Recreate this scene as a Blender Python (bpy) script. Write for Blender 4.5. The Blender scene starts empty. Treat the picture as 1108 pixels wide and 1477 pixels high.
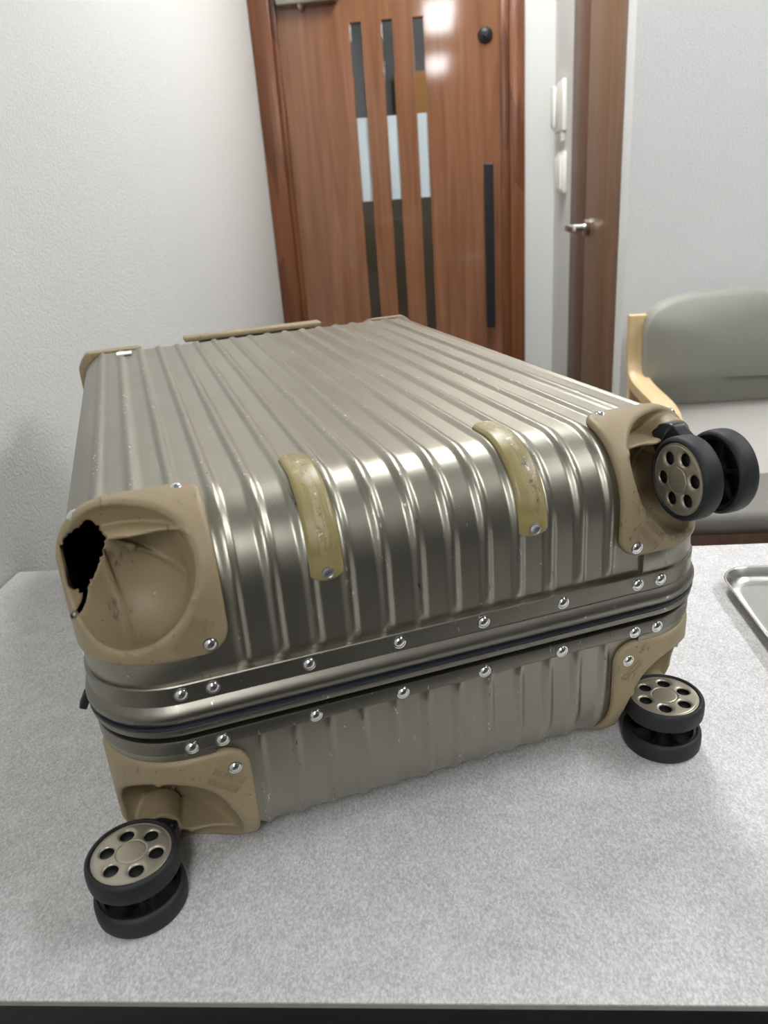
import bpy, bmesh, math, random
import numpy as np
from mathutils import Matrix, Vector

SC = bpy.context.scene
COL = SC.collection
random.seed(7)
PI = math.pi

# ---------------------------------------------------------------- camera
F_PX, PITCH, ROLL, YAW = 1115.47, 0.3915, -0.0756, -0.0849
CAM_Z = 1.12


def cam_axes():
    cy, sy = math.cos(YAW), math.sin(YAW)
    f0, r0, u0 = Vector((sy, cy, 0)), Vector((cy, -sy, 0)), Vector((0, 0, 1))
    f = f0 * math.cos(PITCH) - u0 * math.sin(PITCH)
    u = u0 * math.cos(PITCH) + f0 * math.sin(PITCH)
    return r0 * math.cos(ROLL) + u * math.sin(ROLL), u * math.cos(ROLL) - r0 * math.sin(ROLL), f


cd = bpy.data.cameras.new('camera')
cam = bpy.data.objects.new('camera', cd)
COL.objects.link(cam)
_r, _u, _f = cam_axes()
cam.matrix_world = Matrix(((_r.x, _u.x, -_f.x, 0), (_r.y, _u.y, -_f.y, 0), (_r.z, _u.z, -_f.z, CAM_Z), (0, 0, 0, 1)))
cd.sensor_fit = 'VERTICAL'
cd.sensor_height = 36.0
cd.lens = F_PX / 1477 * 36.0
cd.clip_start = 0.02
cd.dof.use_dof = True
cd.dof.focus_distance = 0.62
cd.dof.aperture_fstop = 9.5
SC.camera = cam

# ---------------------------------------------------------------- world, exposure
w = bpy.data.worlds.new('world')
SC.world = w
w.use_nodes = True
w.node_tree.nodes['Background'].inputs[0].default_value = (0.8, 0.85, 0.9, 1)
w.node_tree.nodes['Background'].inputs[1].default_value = 0.05
SC.view_settings.view_transform = 'Standard'
SC.view_settings.look = 'None'
SC.view_settings.gamma = 1
SC.view_settings.use_curve_mapping = False
SC.view_settings.exposure = 1.3
LAMP_STRENGTH = 13.0
LAMPS = [(0.16, 1.88), (0.12, -1.40), (0.12, -4.0), (1.55, 0.75)]


# ---------------------------------------------------------------- materials
def srgb(r, g, b):
    f = lambda c: (c / 255 / 12.92) if c / 255 <= 0.04045 else ((c / 255 + 0.055) / 1.055) ** 2.4
    return (f(r), f(g), f(b), 1)


class NT:
    def __init__(s, name):
        s.m = bpy.data.materials.new(name)
        s.m.use_nodes = True
        s.t = s.m.node_tree
        s.b = s.t.nodes['Principled BSDF']

    def n(s, typ, **kw):
        nd = s.t.nodes.new(typ)
        for k, v in kw.items():
            setattr(nd, k, v)
        return nd

    def l(s, a, b):
        s.t.links.new(a, b)

    def coords(s, scale=(1, 1, 1), rot=(0, 0, 0)):
        tc = s.n('ShaderNodeTexCoord')
        mp = s.n('ShaderNodeMapping')
        mp.inputs['Scale'].default_value = scale
        mp.inputs['Rotation'].default_value = rot
        s.l(tc.outputs['Object'], mp.inputs['Vector'])
        return mp.outputs['Vector']

    def noise(s, vec, scale, detail=4, rough=0.55, dist=0.0):
        nd = s.n('ShaderNodeTexNoise')
        nd.inputs['Scale'].default_value = scale
        nd.inputs['Detail'].default_value = detail
        nd.inputs['Roughness'].default_value = rough
        nd.inputs['Distortion'].default_value = dist
        s.l(vec, nd.inputs['Vector'])
        return nd.outputs['Fac']

    def ramp(s, fac, stops):
        nd = s.n('ShaderNodeValToRGB')
        el = nd.color_ramp.elements
        while len(el) < len(stops):
            el.new(0.5)
        for e, (p, c) in zip(el, stops):
            e.position = p
            e.color = c
        s.l(fac, nd.inputs['Fac'])
        return nd.outputs['Color']

    def math(s, op, a, b=None):
        nd = s.n('ShaderNodeMath', operation=op)
        for i, x in enumerate((a, b)):
            if x is None:
                continue
            if isinstance(x, (int, float)):
                nd.inputs[i].default_value = x
            else:
                s.l(x, nd.inputs[i])
        return nd.outputs[0]

    def mix(s, fac, a, b):
        nd = s.n('ShaderNodeMix', data_type='RGBA')
        if isinstance(fac, (int, float)):
            nd.inputs['Factor'].default_value = fac
        else:
            s.l(fac, nd.inputs['Factor'])
        for k, x in ((6, a), (7, b)):
            if isinstance(x, tuple):
                nd.inputs[k].default_value = x
            else:
                s.l(x, nd.inputs[k])
        return nd.outputs[2]

    def bump(s, h, strength=0.2, dist=0.001):
        nd = s.n('ShaderNodeBump')
        nd.inputs['Strength'].default_value = strength
        nd.inputs['Distance'].default_value = dist
        s.l(h, nd.inputs['Height'])
        s.l(nd.outputs['Normal'], s.b.inputs['Normal'])

    def set(s, color=None, rough=None, metal=None, **kw):
        for key, v in (('Base Color', color), ('Roughness', rough), ('Metallic', metal)):
            if v is None:
                continue
            if isinstance(v, (int, float, tuple)):
                s.b.inputs[key].default_value = v
            else:
                s.l(v, s.b.inputs[key])
        for k, v in kw.items():
            s.b.inputs[k.replace('_', ' ')].default_value = v
        return s.m


BW = [(0, 0, 0, 1), (1, 1, 1, 1)]


def step(t, fac, lo, hi):
    return t.ramp(fac, [(lo, BW[0]), (hi, BW[1])])


def mat_plain(name, col, rough=0.5, metal=0.0, var=0.06, scale=30, bump=0.0):
    t = NT(name)
    v = t.coords()
    nz = t.noise(v, scale)
    dark = tuple(c * (1 - var) for c in col[:3]) + (1,)
    lite = tuple(min(1, c * (1 + var)) for c in col[:3]) + (1,)
    c = t.ramp(nz, [(0.3, dark), (0.7, lite)])
    if bump:
        t.bump(t.noise(v, scale * 8, 3), bump, 0.0006)
    return t.set(c, rough, metal)


def mat_titanium(name, base, rough):
    t = NT(name)
    v = t.coords()
    n1 = t.noise(v, 7, 3)
    tint = t.ramp(n1, [(0.3, tuple(x * 0.94 for x in base[:3]) + (1,)), (0.7, tuple(min(1, x * 1.05) for x in base[:3]) + (1,))])
    # bright nicks rubbed through the anodising
    tc = t.n('ShaderNodeTexCoord')
    sx = t.n('ShaderNodeSeparateXYZ')
    t.l(tc.outputs['Object'], sx.inputs[0])
    fr = t.math('FRACT', t.math('DIVIDE', sx.outputs[0], 0.0235))
    crest = t.ramp(t.math('ABSOLUTE', t.math('SUBTRACT', fr, 0.5)), [(0.05, BW[1]), (0.12, BW[0])])
    crest = t.math('MULTIPLY', crest, t.math('LESS_THAN', t.math('ABSOLUTE', sx.outputs[0]), 0.212))
    nk = t.noise(t.coords((520, 170, 200)), 1.0, 3, 0.6)
    cl = t.noise(v, 22, 2)
    nick = t.math('MULTIPLY', t.math('MULTIPLY', step(t, nk, 0.625, 0.66), step(t, cl, 0.50, 0.58)), crest)
    free = t.math('MULTIPLY', step(t, t.noise(t.coords((330, 210, 210), (0.2, 0.4, 0.6)), 1.0, 2, 0.5), 0.735, 0.76), step(t, t.noise(v, 15, 1), 0.5, 0.6))
    c = t.mix(t.math('MAXIMUM', nick, free), tint, (0.88, 0.87, 0.84, 1))
    dk = t.noise(t.coords((600, 150, 150), (0.1, 0.2, 0.9)), 1.0, 3, 0.6)
    dirt = t.math('MULTIPLY', t.math('MULTIPLY', step(t, dk, 0.62, 0.66), step(t, t.noise(v, 31, 2), 0.54, 0.6)), crest)
    c = t.mix(dirt, c, (0.05, 0.045, 0.04, 1))
    # fine hairline scratches
    sc = t.noise(t.coords((900, 9, 900), (0, 0, 0.5)), 1.0, 2)
    c = t.mix(t.math('MULTIPLY', step(t, sc, 0.72, 0.76), 0.4), c, (0.75, 0.72, 0.68, 1))
    r = t.math('ADD', t.math('MULTIPLY', t.noise(v, 22, 4), 0.10), rough - 0.05)
    t.bump(t.noise(v, 18, 2), 0.06, 0.004)
    return t.set(c, r, 1.0)


def mat_guard(name, col, scuffscale=1.0):
    t = NT(name)
    v = t.coords()
    c = t.ramp(t.noise(v, 20, 4), [(0.3, tuple(x * 0.9 for x in col[:3]) + (1,)), (0.7, tuple(x * 1.06 for x in col[:3]) + (1,))])
    sp = t.noise(v, 420, 2, 0.5)
    cl = t.noise(v, 38, 3)
    speck = t.math('MULTIPLY', step(t, sp, 0.69, 0.72), step(t, cl, 0.48, 0.56))
    c = t.mix(t.math('MULTIPLY', speck, 0.7), c, srgb(70, 60, 48))
    st = t.noise(t.coords((260, 60, 90), (0.3, 0.5, 0.2)), 1.0, 5, 0.65)
    cl2 = t.noise(v, 30, 2, dist=0.5)
    streak = t.math('MULTIPLY', step(t, st, 0.55, 0.68), step(t, cl2, 0.54, 0.62))
    c = t.mix(t.math('MULTIPLY', streak, 0.75), c, srgb(80, 70, 66))
    wh = t.math('MULTIPLY', step(t, t.noise(v, 300, 3), 0.70, 0.74), step(t, t.noise(v, 24, 2), 0.56, 0.60))
    c = t.mix(t.math('MULTIPLY', wh, 0.6), c, srgb(215, 205, 185))
    t.bump(t.noise(v, 900, 2), 0.12, 0.0004)
    return t.set(c, 0.5, 0.0)


def mat_skid():
    t = NT('skid_plastic')
    v = t.coords()
    base = t.ramp(t.noise(v, 24, 3), [(0.3, srgb(138, 125, 80)), (0.7, srgb(155, 142, 95))])
    # scraped track down the middle of each skid
    tc = t.n('ShaderNodeTexCoord')
    sx = t.n('ShaderNodeSeparateXYZ')
    t.l(tc.outputs['Object'], sx.inputs[0])
    off = t.math('ABSOLUTE', t.math('SUBTRACT', t.math('ABSOLUTE', sx.outputs[0]), 0.0715))
    mid = t.ramp(off, [(0.002, BW[1]), (0.0062, BW[0])])
    zz = t.ramp(sx.outputs[2], [(0.218, BW[0]), (0.2225, BW[1])])
    nz = t.noise(t.coords((420, 70, 70)), 1.0, 5, 0.65)
    m = t.math('MULTIPLY', t.math('MULTIPLY', mid, zz), step(t, nz, 0.46, 0.54))
    c = t.mix(t.math('MULTIPLY', m, 0.5), base, srgb(190, 182, 160))
    dk = t.math('MULTIPLY', t.math('MULTIPLY', mid, zz), step(t, t.noise(v, 190, 4, 0.7), 0.60, 0.63))
    c = t.mix(t.math('MULTIPLY', dk, 0.8), c, srgb(84, 76, 72))
    wt = t.math('MULTIPLY', mid, step(t, t.noise(v, 105, 4, 0.7), 0.62, 0.65))
    c = t.mix(t.math('MULTIPLY', t.math('MULTIPLY', wt, zz), 0.8), c, srgb(226, 222, 214))
    t.bump(nz, 0.25, 0.0006)
    return t.set(c, 0.36, 0.0)


def mat_laminate():
    t = NT('stone_grey_laminate')
    v = t.coords()
    big = t.noise(v, 7, 5, 0.6)
    mid = t.noise(t.coords((1, 1, 1)), 46, 5, 0.68)
    fine = t.noise(t.coords((1.0, 0.62, 1), (0, 0, 0.7)), 620, 3, 0.6, 0.8)
    a = t.ramp(big, [(0.30, srgb(188, 187, 186)), (0.5, srgb(203, 202, 201)), (0.72, srgb(219, 219, 219))])
    b = t.ramp(mid, [(0.3, srgb(176, 173, 171)), (0.72, srgb(230, 230, 230))])
    c = t.mix(0.5, a, b)
    f = t.ramp(fine, [(0.36, srgb(150, 148, 147)), (0.5, srgb(202, 201, 200)), (0.64, srgb(246, 246, 246))])
    c = t.mix(0.42, c, f)
    t.bump(fine, 0.5, 0.0009)
    t.b.inputs['Specular IOR Level'].default_value = 0.25
    return t.set(c, 0.55)


def mat_wall(name, col):
    t = NT(name)
    v = t.coords()
    h = t.noise(v, 260, 3, 0.6, 0.5)
    c = t.ramp(t.noise(v, 180, 3), [(0.3, tuple(x * 0.97 for x in col[:3]) + (1,)), (0.7, col)])
    t.bump(h, 0.8, 0.0024)
    return t.set(c, 0.75)


def mat_wood(name, dark, mid, light, rough, scale=(34, 34, 2.2), blocks=0.0):
    t = NT(name)
    v = t.coords(scale)
    g = t.noise(v, 1.0, 6, 0.6, 0.6)
    c = t.ramp(g, [(0.25, dark), (0.5, mid), (0.75, light)])
    g2 = t.noise(t.coords((3, 3, 0.6)), 1.0, 3)
    c = t.mix(t.math('MULTIPLY', step(t, g2, 0.35, 0.7), 0.35), c, mid)
    if blocks:
        tc = t.coords((1, 1, 1))
        vo = t.n('ShaderNodeTexVoronoi', feature='F1')
        vo.inputs['Scale'].default_value = 1.0
        mp = t.coords((26, 26, 3.2))
        t.l(mp, vo.inputs['Vector'])
        sep = t.n('ShaderNodeSeparateColor')
        t.l(vo.outputs['Color'], sep.inputs[0])
        c = t.mix(t.math('MULTIPLY', sep.outputs[0], blocks), c, dark)
        c = t.mix(t.math('MULTIPLY', sep.outputs[1], blocks * 0.7), c, light)
    return t.set(c, rough)


M = {}
M['titanium'] = mat_titanium('titanium_shell_metal', (0.345, 0.331, 0.276, 1), 0.385)
M['frame_metal'] = mat_titanium('titanium_frame_metal', (0.245, 0.233, 0.196, 1), 0.38)
M['guard'] = mat_guard('beige_guard_plastic', srgb(150, 134, 104))
M['skid'] = mat_skid()
M['rubber'] = mat_plain('black_tyre_rubber', (0.011, 0.012, 0.014, 1), 0.6, 0, 0.25, 60, 0.15)
M['gasket'] = mat_plain('dark_gasket_rubber', (0.012, 0.016, 0.022, 1), 0.4, 0, 0.2, 40)
M['black_plastic'] = mat_plain('black_castor_plastic', (0.014, 0.015, 0.018, 1), 0.32, 0, 0.2, 40)
M['hub'] = mat_plain('champagne_hub_cap', (0.50, 0.46, 0.37, 1), 0.38, 0.7, 0.08, 40)
M['chrome'] = mat_plain('polished_rivet_steel', (0.80, 0.80, 0.79, 1), 0.12, 1.0, 0.04, 60)
M['zinc'] = mat_plain('dull_rivet_steel', (0.55, 0.57, 0.57, 1), 0.35, 1.0, 0.06, 200)
M['lining'] = mat_plain('navy_lining_fabric', (0.006, 0.008, 0.016, 1), 0.9, 0, 0.2, 60)
M['sticker'] = mat_plain('white_sticker_paper', (0.85, 0.85, 0.84, 1), 0.6, 0, 0.02)
M['strap'] = mat_plain('black_strap_nylon', (0.012, 0.012, 0.013, 1), 0.7, 0, 0.2)
M['laminate'] = mat_laminate()
M['lam_edge'] = mat_plain('grey_board_edge', srgb(150, 146, 140), 0.7, 0, 0.1, 120)
M['table_black'] = mat_plain('black_table_metal', (0.012, 0.012, 0.014, 1), 0.45, 0, 0.15, 20)
M['steel'] = mat_plain('brushed_tray_steel', (0.62, 0.61, 0.58, 1), 0.26, 1.0, 0.04, 25)
M['wall'] = mat_wall('white_wallpaper', srgb(217, 218, 214))
M['wall_grey'] = mat_wall('pale_grey_wallpaper', srgb(231, 232, 230))
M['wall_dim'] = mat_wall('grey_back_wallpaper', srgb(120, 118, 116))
M['ceiling'] = mat_plain('white_ceiling_board', srgb(225, 225, 222), 0.9, 0, 0.02)
M['floor'] = mat_wood('brown_floor_board', srgb(44, 40, 37), srgb(54, 49, 45), srgb(62, 57, 52), 0.5, (2.5, 30, 30))
M['door_wood'] = mat_wood('reddish_door_veneer', srgb(108, 70, 48), srgb(134, 92, 66), srgb(152, 108, 80), 0.07, (30, 30, 1.6))
M['jamb_wood'] = mat_wood('laminated_red_jamb_wood', srgb(74, 42, 28), srgb(110, 66, 42), srgb(150, 94, 56), 0.25, (60, 60, 2.5), 0.6)
M['brown_door'] = mat_wood('walnut_door_veneer', srgb(104, 78, 60), srgb(124, 95, 73), srgb(140, 110, 86), 0.4, (40, 40, 1.5))
M['brown_jamb'] = mat_wood('dark_walnut_casing', srgb(86, 62, 50), srgb(100, 75, 61), srgb(112, 86, 70), 0.4, (40, 40, 1.5))
M['black_metal'] = mat_plain('matte_black_metal', (0.008, 0.009, 0.012, 1), 0.4, 0, 0.1)
M['nickel'] = mat_plain('satin_nickel', (0.65, 0.64, 0.61, 1), 0.25, 1.0, 0.03)
M['closer'] = mat_plain('bronze_closer_paint', (0.38, 0.36, 0.30, 1), 0.3, 0.8, 0.05)
M['white_plastic'] = mat_plain('white_device_plastic', srgb(236, 235, 228), 0.4, 0, 0.02)
M['film'] = mat_plain('pale_blue_film', srgb(196, 210, 214), 0.6, 0, 0.03, 8)
M['fabric'] = mat_plain('grey_vinyl_upholstery', srgb(152, 152, 143), 0.55, 0, 0.04, 14, 0.1)
M['seat_fabric'] = mat_plain('warm_grey_seat_vinyl', srgb(134, 131, 124), 0.55, 0, 0.04, 14, 0.1)
M['light_fabric'] = mat_plain('pale_grey_back_vinyl', srgb(214, 210, 203), 0.55, 0, 0.03, 14, 0.1)
M['birch'] = mat_wood('pale_birch_plywood', srgb(206, 176, 132), srgb(222, 194, 150), srgb(232, 208, 168), 0.4, (70, 8, 8))
M['hall_grey'] = mat_plain('dark_hall_wall', srgb(112, 114, 114), 0.8, 0, 0.05)
M['hall_tan'] = mat_plain('tan_hall_panel', srgb(205, 150, 84), 0.6, 0, 0.1, 6)
M['hall_floor'] = mat_plain('grey_brown_hall_tile', srgb(132, 118, 98), 0.6, 0, 0.06, 10)


def mat_glass():
    t = NT('smoked_door_glass')
    m = t.set((0.72, 0.74, 0.73, 1), 0.02)
    t.b.inputs['Transmission Weight'].default_value = 1.0
    t.b.inputs['IOR'].default_value = 1.35
    return m


M['glass'] = mat_glass()


def mat_lamp():
    t = NT('lit_lamp_diffuser')
    t.b.inputs['Base Color'].default_value = (0.9, 0.9, 0.9, 1)
    t.b.inputs['Emission Color'].default_value = (0.98, 0.985, 1.0, 1)
    t.b.inputs['Emission Strength'].default_value = LAMP_STRENGTH
    return t.m


M['lamp'] = mat_lamp()


# ---------------------------------------------------------------- object helpers
def link(name, me, mat=None, parent=None, smooth=True):
    o = bpy.data.objects.new(name, me)
    COL.objects.link(o)
    if mat is not None and len(me.materials) == 0:
        me.materials.append(mat)
    if smooth:
        me.polygons.foreach_set('use_smooth', [True] * len(me.polygons))
    if parent:
        o.parent = parent
    return o


def pydata(name, V, Fc, mat, parent=None, smooth=True):
    me = bpy.data.meshes.new(name)
    me.from_pydata([tuple(map(float, v)) for v in V], [], [tuple(map(int, f)) for f in Fc])
    me.validate()
    me.update()
    return link(name, me, mat, parent, smooth)


def from_bm(name, bm, mat, parent=None, smooth=False, auto=None):
    bmesh.ops.recalc_face_normals(bm, faces=bm.faces[:])
    me = bpy.data.meshes.new(name)
    if auto is not None:
        smooth = True
        for e in bm.edges:
            if len(e.link_faces) == 2 and e.calc_face_angle(0) > auto:
                e.smooth = False
    bm.to_mesh(me)
    bm.free()
    return link(name, me, mat, parent, smooth)


def bm_box(bm, lo, hi, bevel=0.0, seg=2):
    c = [(a + b) / 2 for a, b in zip(lo, hi)]
    s = [abs(b - a) for a, b in zip(lo, hi)]
    r = bmesh.ops.create_cube(bm, size=1.0, matrix=Matrix.Translation(c) @ Matrix.Diagonal((*s, 1)))
    if bevel:
        es = list({e for v in r['verts'] for e in v.link_edges})
        bmesh.ops.bevel(bm, geom=es, offset=bevel, segments=seg, profile=0.5, affect='EDGES')


def box(name, lo, hi, mat, parent=None, bevel=0.0, seg=2):
    bm = bmesh.new()
    bm_box(bm, lo, hi, bevel, seg)
    return from_bm(name, bm, mat, parent, auto=0.6 if bevel else None)


def empty(name, loc=(0, 0, 0), rz=0.0):
    o = bpy.data.objects.new(name, None)
    o.empty_display_size = 0.05
    o.location = loc
    o.rotation_euler = (0, 0, rz)
    COL.objects.link(o)
    return o


def tag(o, label=None, cat=None, group=None, kind=None):
    for k, v in (('label', label), ('category', cat), ('group', group), ('kind', kind)):
        if v:
            o[k] = v
    return o


def lathe_mesh(name, prof, seg, mat, axis='z'):
    V, Fc = [], []
    n = len(prof)
    for i in range(seg):
        a = 2 * PI * i / seg
        for r, z in prof:
            V.append((r * math.cos(a), r * math.sin(a), z))
    for i in range(seg):
        j = (i + 1) % seg
        for k in range(n - 1):
            Fc.append((i * n + k, j * n + k, j * n + k + 1, i * n + k + 1))
    bm = bmesh.new()
    vs = [bm.verts.new(v) for v in V]
    for f in Fc:
        bm.faces.new([vs[q] for q in f])
    bmesh.ops.remove_doubles(bm, verts=bm.verts[:], dist=1e-6)
    bmesh.ops.recalc_face_normals(bm, faces=bm.faces[:])
    for e in bm.edges:
        if len(e.link_faces) == 2 and e.calc_face_angle(0) > 0.7:
            e.smooth = False
    me = bpy.data.meshes.new(name)
    bm.to_mesh(me)
    bm.free()
    me.materials.append(mat)
    me.polygons.foreach_set('use_smooth', [True] * len(me.polygons))
    return me


# ---------------------------------------------------------------- signed distance meshing
def smax(a, b, k):
    h = np.maximum(k - np.abs(a - b), 0) / k
    return np.maximum(a, b) + h * h * k * 0.25


def smin(a, b, k):
    return -smax(-a, -b, k)


def grid(lo, hi, h):
    ax = [np.arange(a, b + h, h) for a, b in zip(lo, hi)]
    G = np.meshgrid(*ax, indexing='ij')
    return G, np.array(lo, float)


def surface_nets(Fd, lo, h):
    s = Fd < 0
    nx, ny, nz = Fd.shape
    pos = np.zeros((nx - 1, ny - 1, nz - 1, 3))
    cnt = np.zeros((nx - 1, ny - 1, nz - 1))
    off = [(i, j, k) for i in (0, 1) for j in (0, 1) for k in (0, 1)]
    sl = lambda o: (slice(o[0], nx - 1 + o[0]), slice(o[1], ny - 1 + o[1]), slice(o[2], nz - 1 + o[2]))
    for a in off:
        for d in range(3):
            if a[d] == 1:
                continue
            b = list(a)
            b[d] = 1
            fa, fb = Fd[sl(a)], Fd[sl(b)]
            m = (fa < 0) != (fb < 0)
            t = np.where(m, fa / np.where(fa - fb == 0, 1, fa - fb), 0)
            for e in range(3):
                pos[..., e] += np.where(m, a[e] + (t if e == d else 0), 0)
            cnt += m
    act = cnt > 0
    idx = -np.ones(act.shape, int)
    idx[act] = np.arange(act.sum())
    base = np.argwhere(act)
    V = lo + h * (base + pos[act] / cnt[act][:, None])
    quads = []
    for d in range(3):
        e, f = (d + 1) % 3, (d + 2) % 3
        A = np.moveaxis(s, (d, e, f), (0, 1, 2))
        I = np.moveaxis(idx, (d, e, f), (0, 1, 2))
        a0, a1 = A[:-1, 1:-1, 1:-1], A[1:, 1:-1, 1:-1]
        q = np.stack([I[:, :-1, :-1], I[:, 1:, :-1], I[:, 1:, 1:], I[:, :-1, 1:]], -1)
        quads.append(q[a0 & ~a1])
        quads.append(q[~a0 & a1][:, ::-1])
    return V, np.concatenate(quads)


def fast_mesh(name, V, Q, mat):
    me = bpy.data.meshes.new(name)
    me.vertices.add(len(V))
    me.vertices.foreach_set('co', np.asarray(V, np.float32).ravel())
    me.loops.add(len(Q) * 4)
    me.loops.foreach_set('vertex_index', np.asarray(Q, np.int32).ravel())
    me.polygons.add(len(Q))
    me.polygons.foreach_set('loop_start', np.arange(0, len(Q) * 4, 4, dtype=np.int32))
    me.update(calc_edges=True)
    me.validate()
    me.materials.append(mat)
    me.polygons.foreach_set('use_smooth', [True] * len(me.polygons))
    return me


# ================================================================ THE ROOM
XL, YD, XS, YP = -0.56, 2.884, 0.417, 1.80      # left wall, door wall, side wall of the hall recess, grey wall
XR, YB, H = 2.75, -5.2, 2.42


def struct(name, lo, hi, mat):
    o = box(name, lo, hi, mat)
    return tag(o, kind='structure')


struct('floor', (XL - 0.1, YB - 0.1, -0.1), (XR + 0.1, 5.0, 0.0), M['floor'])
struct('ceiling', (XL - 0.1, YB - 0.1, H), (XR + 0.1, 5.0, H + 0.1), M['ceiling'])
struct('wall_left', (XL - 0.1, YB, 0), (XL, YD + 0.12, H), M['wall'])
struct('wall_right', (XR, YB, 0), (XR + 0.1, YP, H), M['wall_dim'])
struct('wall_back', (XL - 0.1, YB - 0.1, 0), (XR + 0.1, YB, H), M['wall_dim'])
struct('wall_front', (XS, YP, 0), (XR + 0.1, YP + 0.075, H), M['wall_grey'])
# wall around the entrance door
bm = bmesh.new()
bm_box(bm, (0.319, YD - 0.002, 0), (XS + 0.1, YD + 0.12, H))
bm_box(bm, (XL, YD - 0.002, 2.12), (0.319, YD + 0.12, H))
tag(from_bm('wall_hall', bm, M['wall']), kind='structure')
# wall with the walnut door
bm = bmesh.new()
bm_box(bm, (XS, 2.50, 0), (XS + 0.1, YD, H))
bm_box(bm, (XS, YP + 0.075, 2.08), (XS + 0.1, 2.50, H))
tag(from_bm('wall_recess', bm, M['wall']), kind='structure')

# ---- entrance door
d1 = tag(empty('door_1', (0, YD, 0)), 'glossy reddish wood entrance door with three narrow glass slots and black bar handle', kind='structure')
LX0, LX1, LZ1 = -0.476, 0.241, 2.03
LF = 0.028                                       # leaf front lies this far behind the jamb front
slots = [(-0.241, -0.203), (-0.138, -0.102), (-0.036, -0.001)]
SZ0, SZ1 = 0.34, 1.633
bm = bmesh.new()
xs = [LX0] + [q for s_ in slots for q in s_] + [LX1]
for a, b in zip(xs[0::2], xs[1::2]):
    bm_box(bm, (a, LF, SZ0), (b, LF + 0.042, SZ1))
bm_box(bm, (LX0, LF, 0.004), (LX1, LF + 0.042, SZ0))
bm_box(bm, (LX0, LF, SZ1), (LX1, LF + 0.042, LZ1))
from_bm('door_leaf', bm, M['door_wood'], d1)
for a, b in slots:
    box('glass_pane', (a - 0.004, LF + 0.018, SZ0 - 0.004), (b + 0.004, LF + 0.023, SZ1 + 0.004), M['glass'], d1)
    f = box('frosted_film', (a + 0.001, LF + 0.0155, 1.093), (b - 0.001, LF + 0.0172, 1.356), M['film'], d1)
    f['label'] = 'pale blue white film strip behind the glass slot'
for x0, x1, nm in ((XL + 0.001, LX0 - 0.016, 'jamb'), (LX1 + 0.028, 0.319, 'jamb')):
    box(nm, (x0, -0.012, 0), (x1, 0.10, 2.12), M['jamb_wood'], d1, 0.004)
box('door_stop', (LX0 - 0.016, 0.004, 0), (LX0, 0.10, 2.06), M['jamb_wood'], d1, 0.003)
box('door_stop', (LX1, 0.004, 0), (LX1 + 0.028, 0.10, 2.06), M['jamb_wood'], d1, 0.003)
box('door_header', (LX0, -0.012, LZ1), (LX1, 0.10, 2.12), M['jamb_wood'], d1, 0.004)
bm = bmesh.new()
bm_box(bm, (0.181, LF - 0.055, 0.642), (0.212, LF - 0.035, 1.184), 0.003)
for z in (0.70, 1.125):
    bm_box(bm, (0.188, LF - 0.036, z - 0.012), (0.205, LF + 0.001, z + 0.012))
h_ = from_bm('bar_handle', bm, M['black_metal'], d1)
h_['label'] = 'long matte black bar handle'
lk = link('thumb_turn', lathe_mesh('thumb_turn', [(0, 0.024), (0.007, 0.024), (0.009, 0.016), (0.016, 0.014), (0.022, 0.010), (0.024, 0.0), (0, 0.0)], 28, M['black_metal']), None, d1)
lk.rotation_euler = (PI / 2, 0, 0)
lk.location = (0.196, LF, 1.564)
bm = bmesh.new()
bm_box(bm, (-0.468, LF - 0.048, 1.690), (-0.285, LF + 0.001, 1.748), 0.006)
bm_box(bm, (-0.295, LF - 0.044, 1.694), (-0.268, LF + 0.001, 1.744), 0.008)
cl = from_bm('door_closer', bm, M['closer'], d1, auto=0.6)
kn = link('closer_screw', lathe_mesh('closer_screw', [(0, -0.016), (0.007, -0.014), (0.011, -0.004), (0.012, 0.002), (0, 0.002)], 20, M['closer']), None, cl)
kn.location = (-0.392, LF - 0.024, 1.690)

# vestibule seen dimly through the glass slots
struct('wall_vestibule_far', (-0.9, 4.75, 0), (0.8, 4.85, H), M['hall_grey'])
struct('wall_vestibule_left', (-0.9, 3.02, 0), (-0.8, 4.75, H), M['hall_grey'])
struct('wall_vestibule_right', (0.7, 3.02, 0), (0.8, 4.75, H), M['hall_grey'])
struct('trim_1', (-0.17, 4.70, 1.16), (0.2, 4.752, 1.70), M['hall_tan'])
struct('trim_3', (-0.8, 4.72, 0.0), (0.7, 4.752, 1.16), M['hall_floor'])
struct('trim_2', (-0.8, 3.02, 0.0), (0.7, 4.70, 0.012), M['hall_floor'])

# ---- walnut door in the side wall
d2 = tag(empty('door_2', (XS, 0, 0)), 'walnut brown double panel door seen edge on with lever handle', kind='structure')
box('casing', (-0.006, 2.235, 0), (0.09, 2.50, 2.08), M['brown_jamb'], d2, 0.003)
lf = box('door_leaf', (-0.012, YP + 0.076, 0.005), (0.05, 2.222, 2.075), M['brown_door'], d2, 0.003)
bm = bmesh.new()
bmesh.ops.create_cone(bm, cap_ends=True, segments=24, radius1=0.024, radius2=0.022, depth=0.012, matrix=Matrix.Translation((-0.018, 2.17, 0.999)) @ Matrix.Rotation(PI / 2, 4, 'Y'))
bmesh.ops.create_cone(bm, cap_ends=True, segments=16, radius1=0.009, radius2=0.009, depth=0.05, matrix=Matrix.Translation((-0.042, 2.17, 0.999)) @ Matrix.Rotation(PI / 2, 4, 'Y'))
bm_box(bm, (-0.072, 2.06, 0.990), (-0.058, 2.182, 1.008), 0.005)
lv = from_bm('lever_handle', bm, M['nickel'], lf, auto=0.6)

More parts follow.
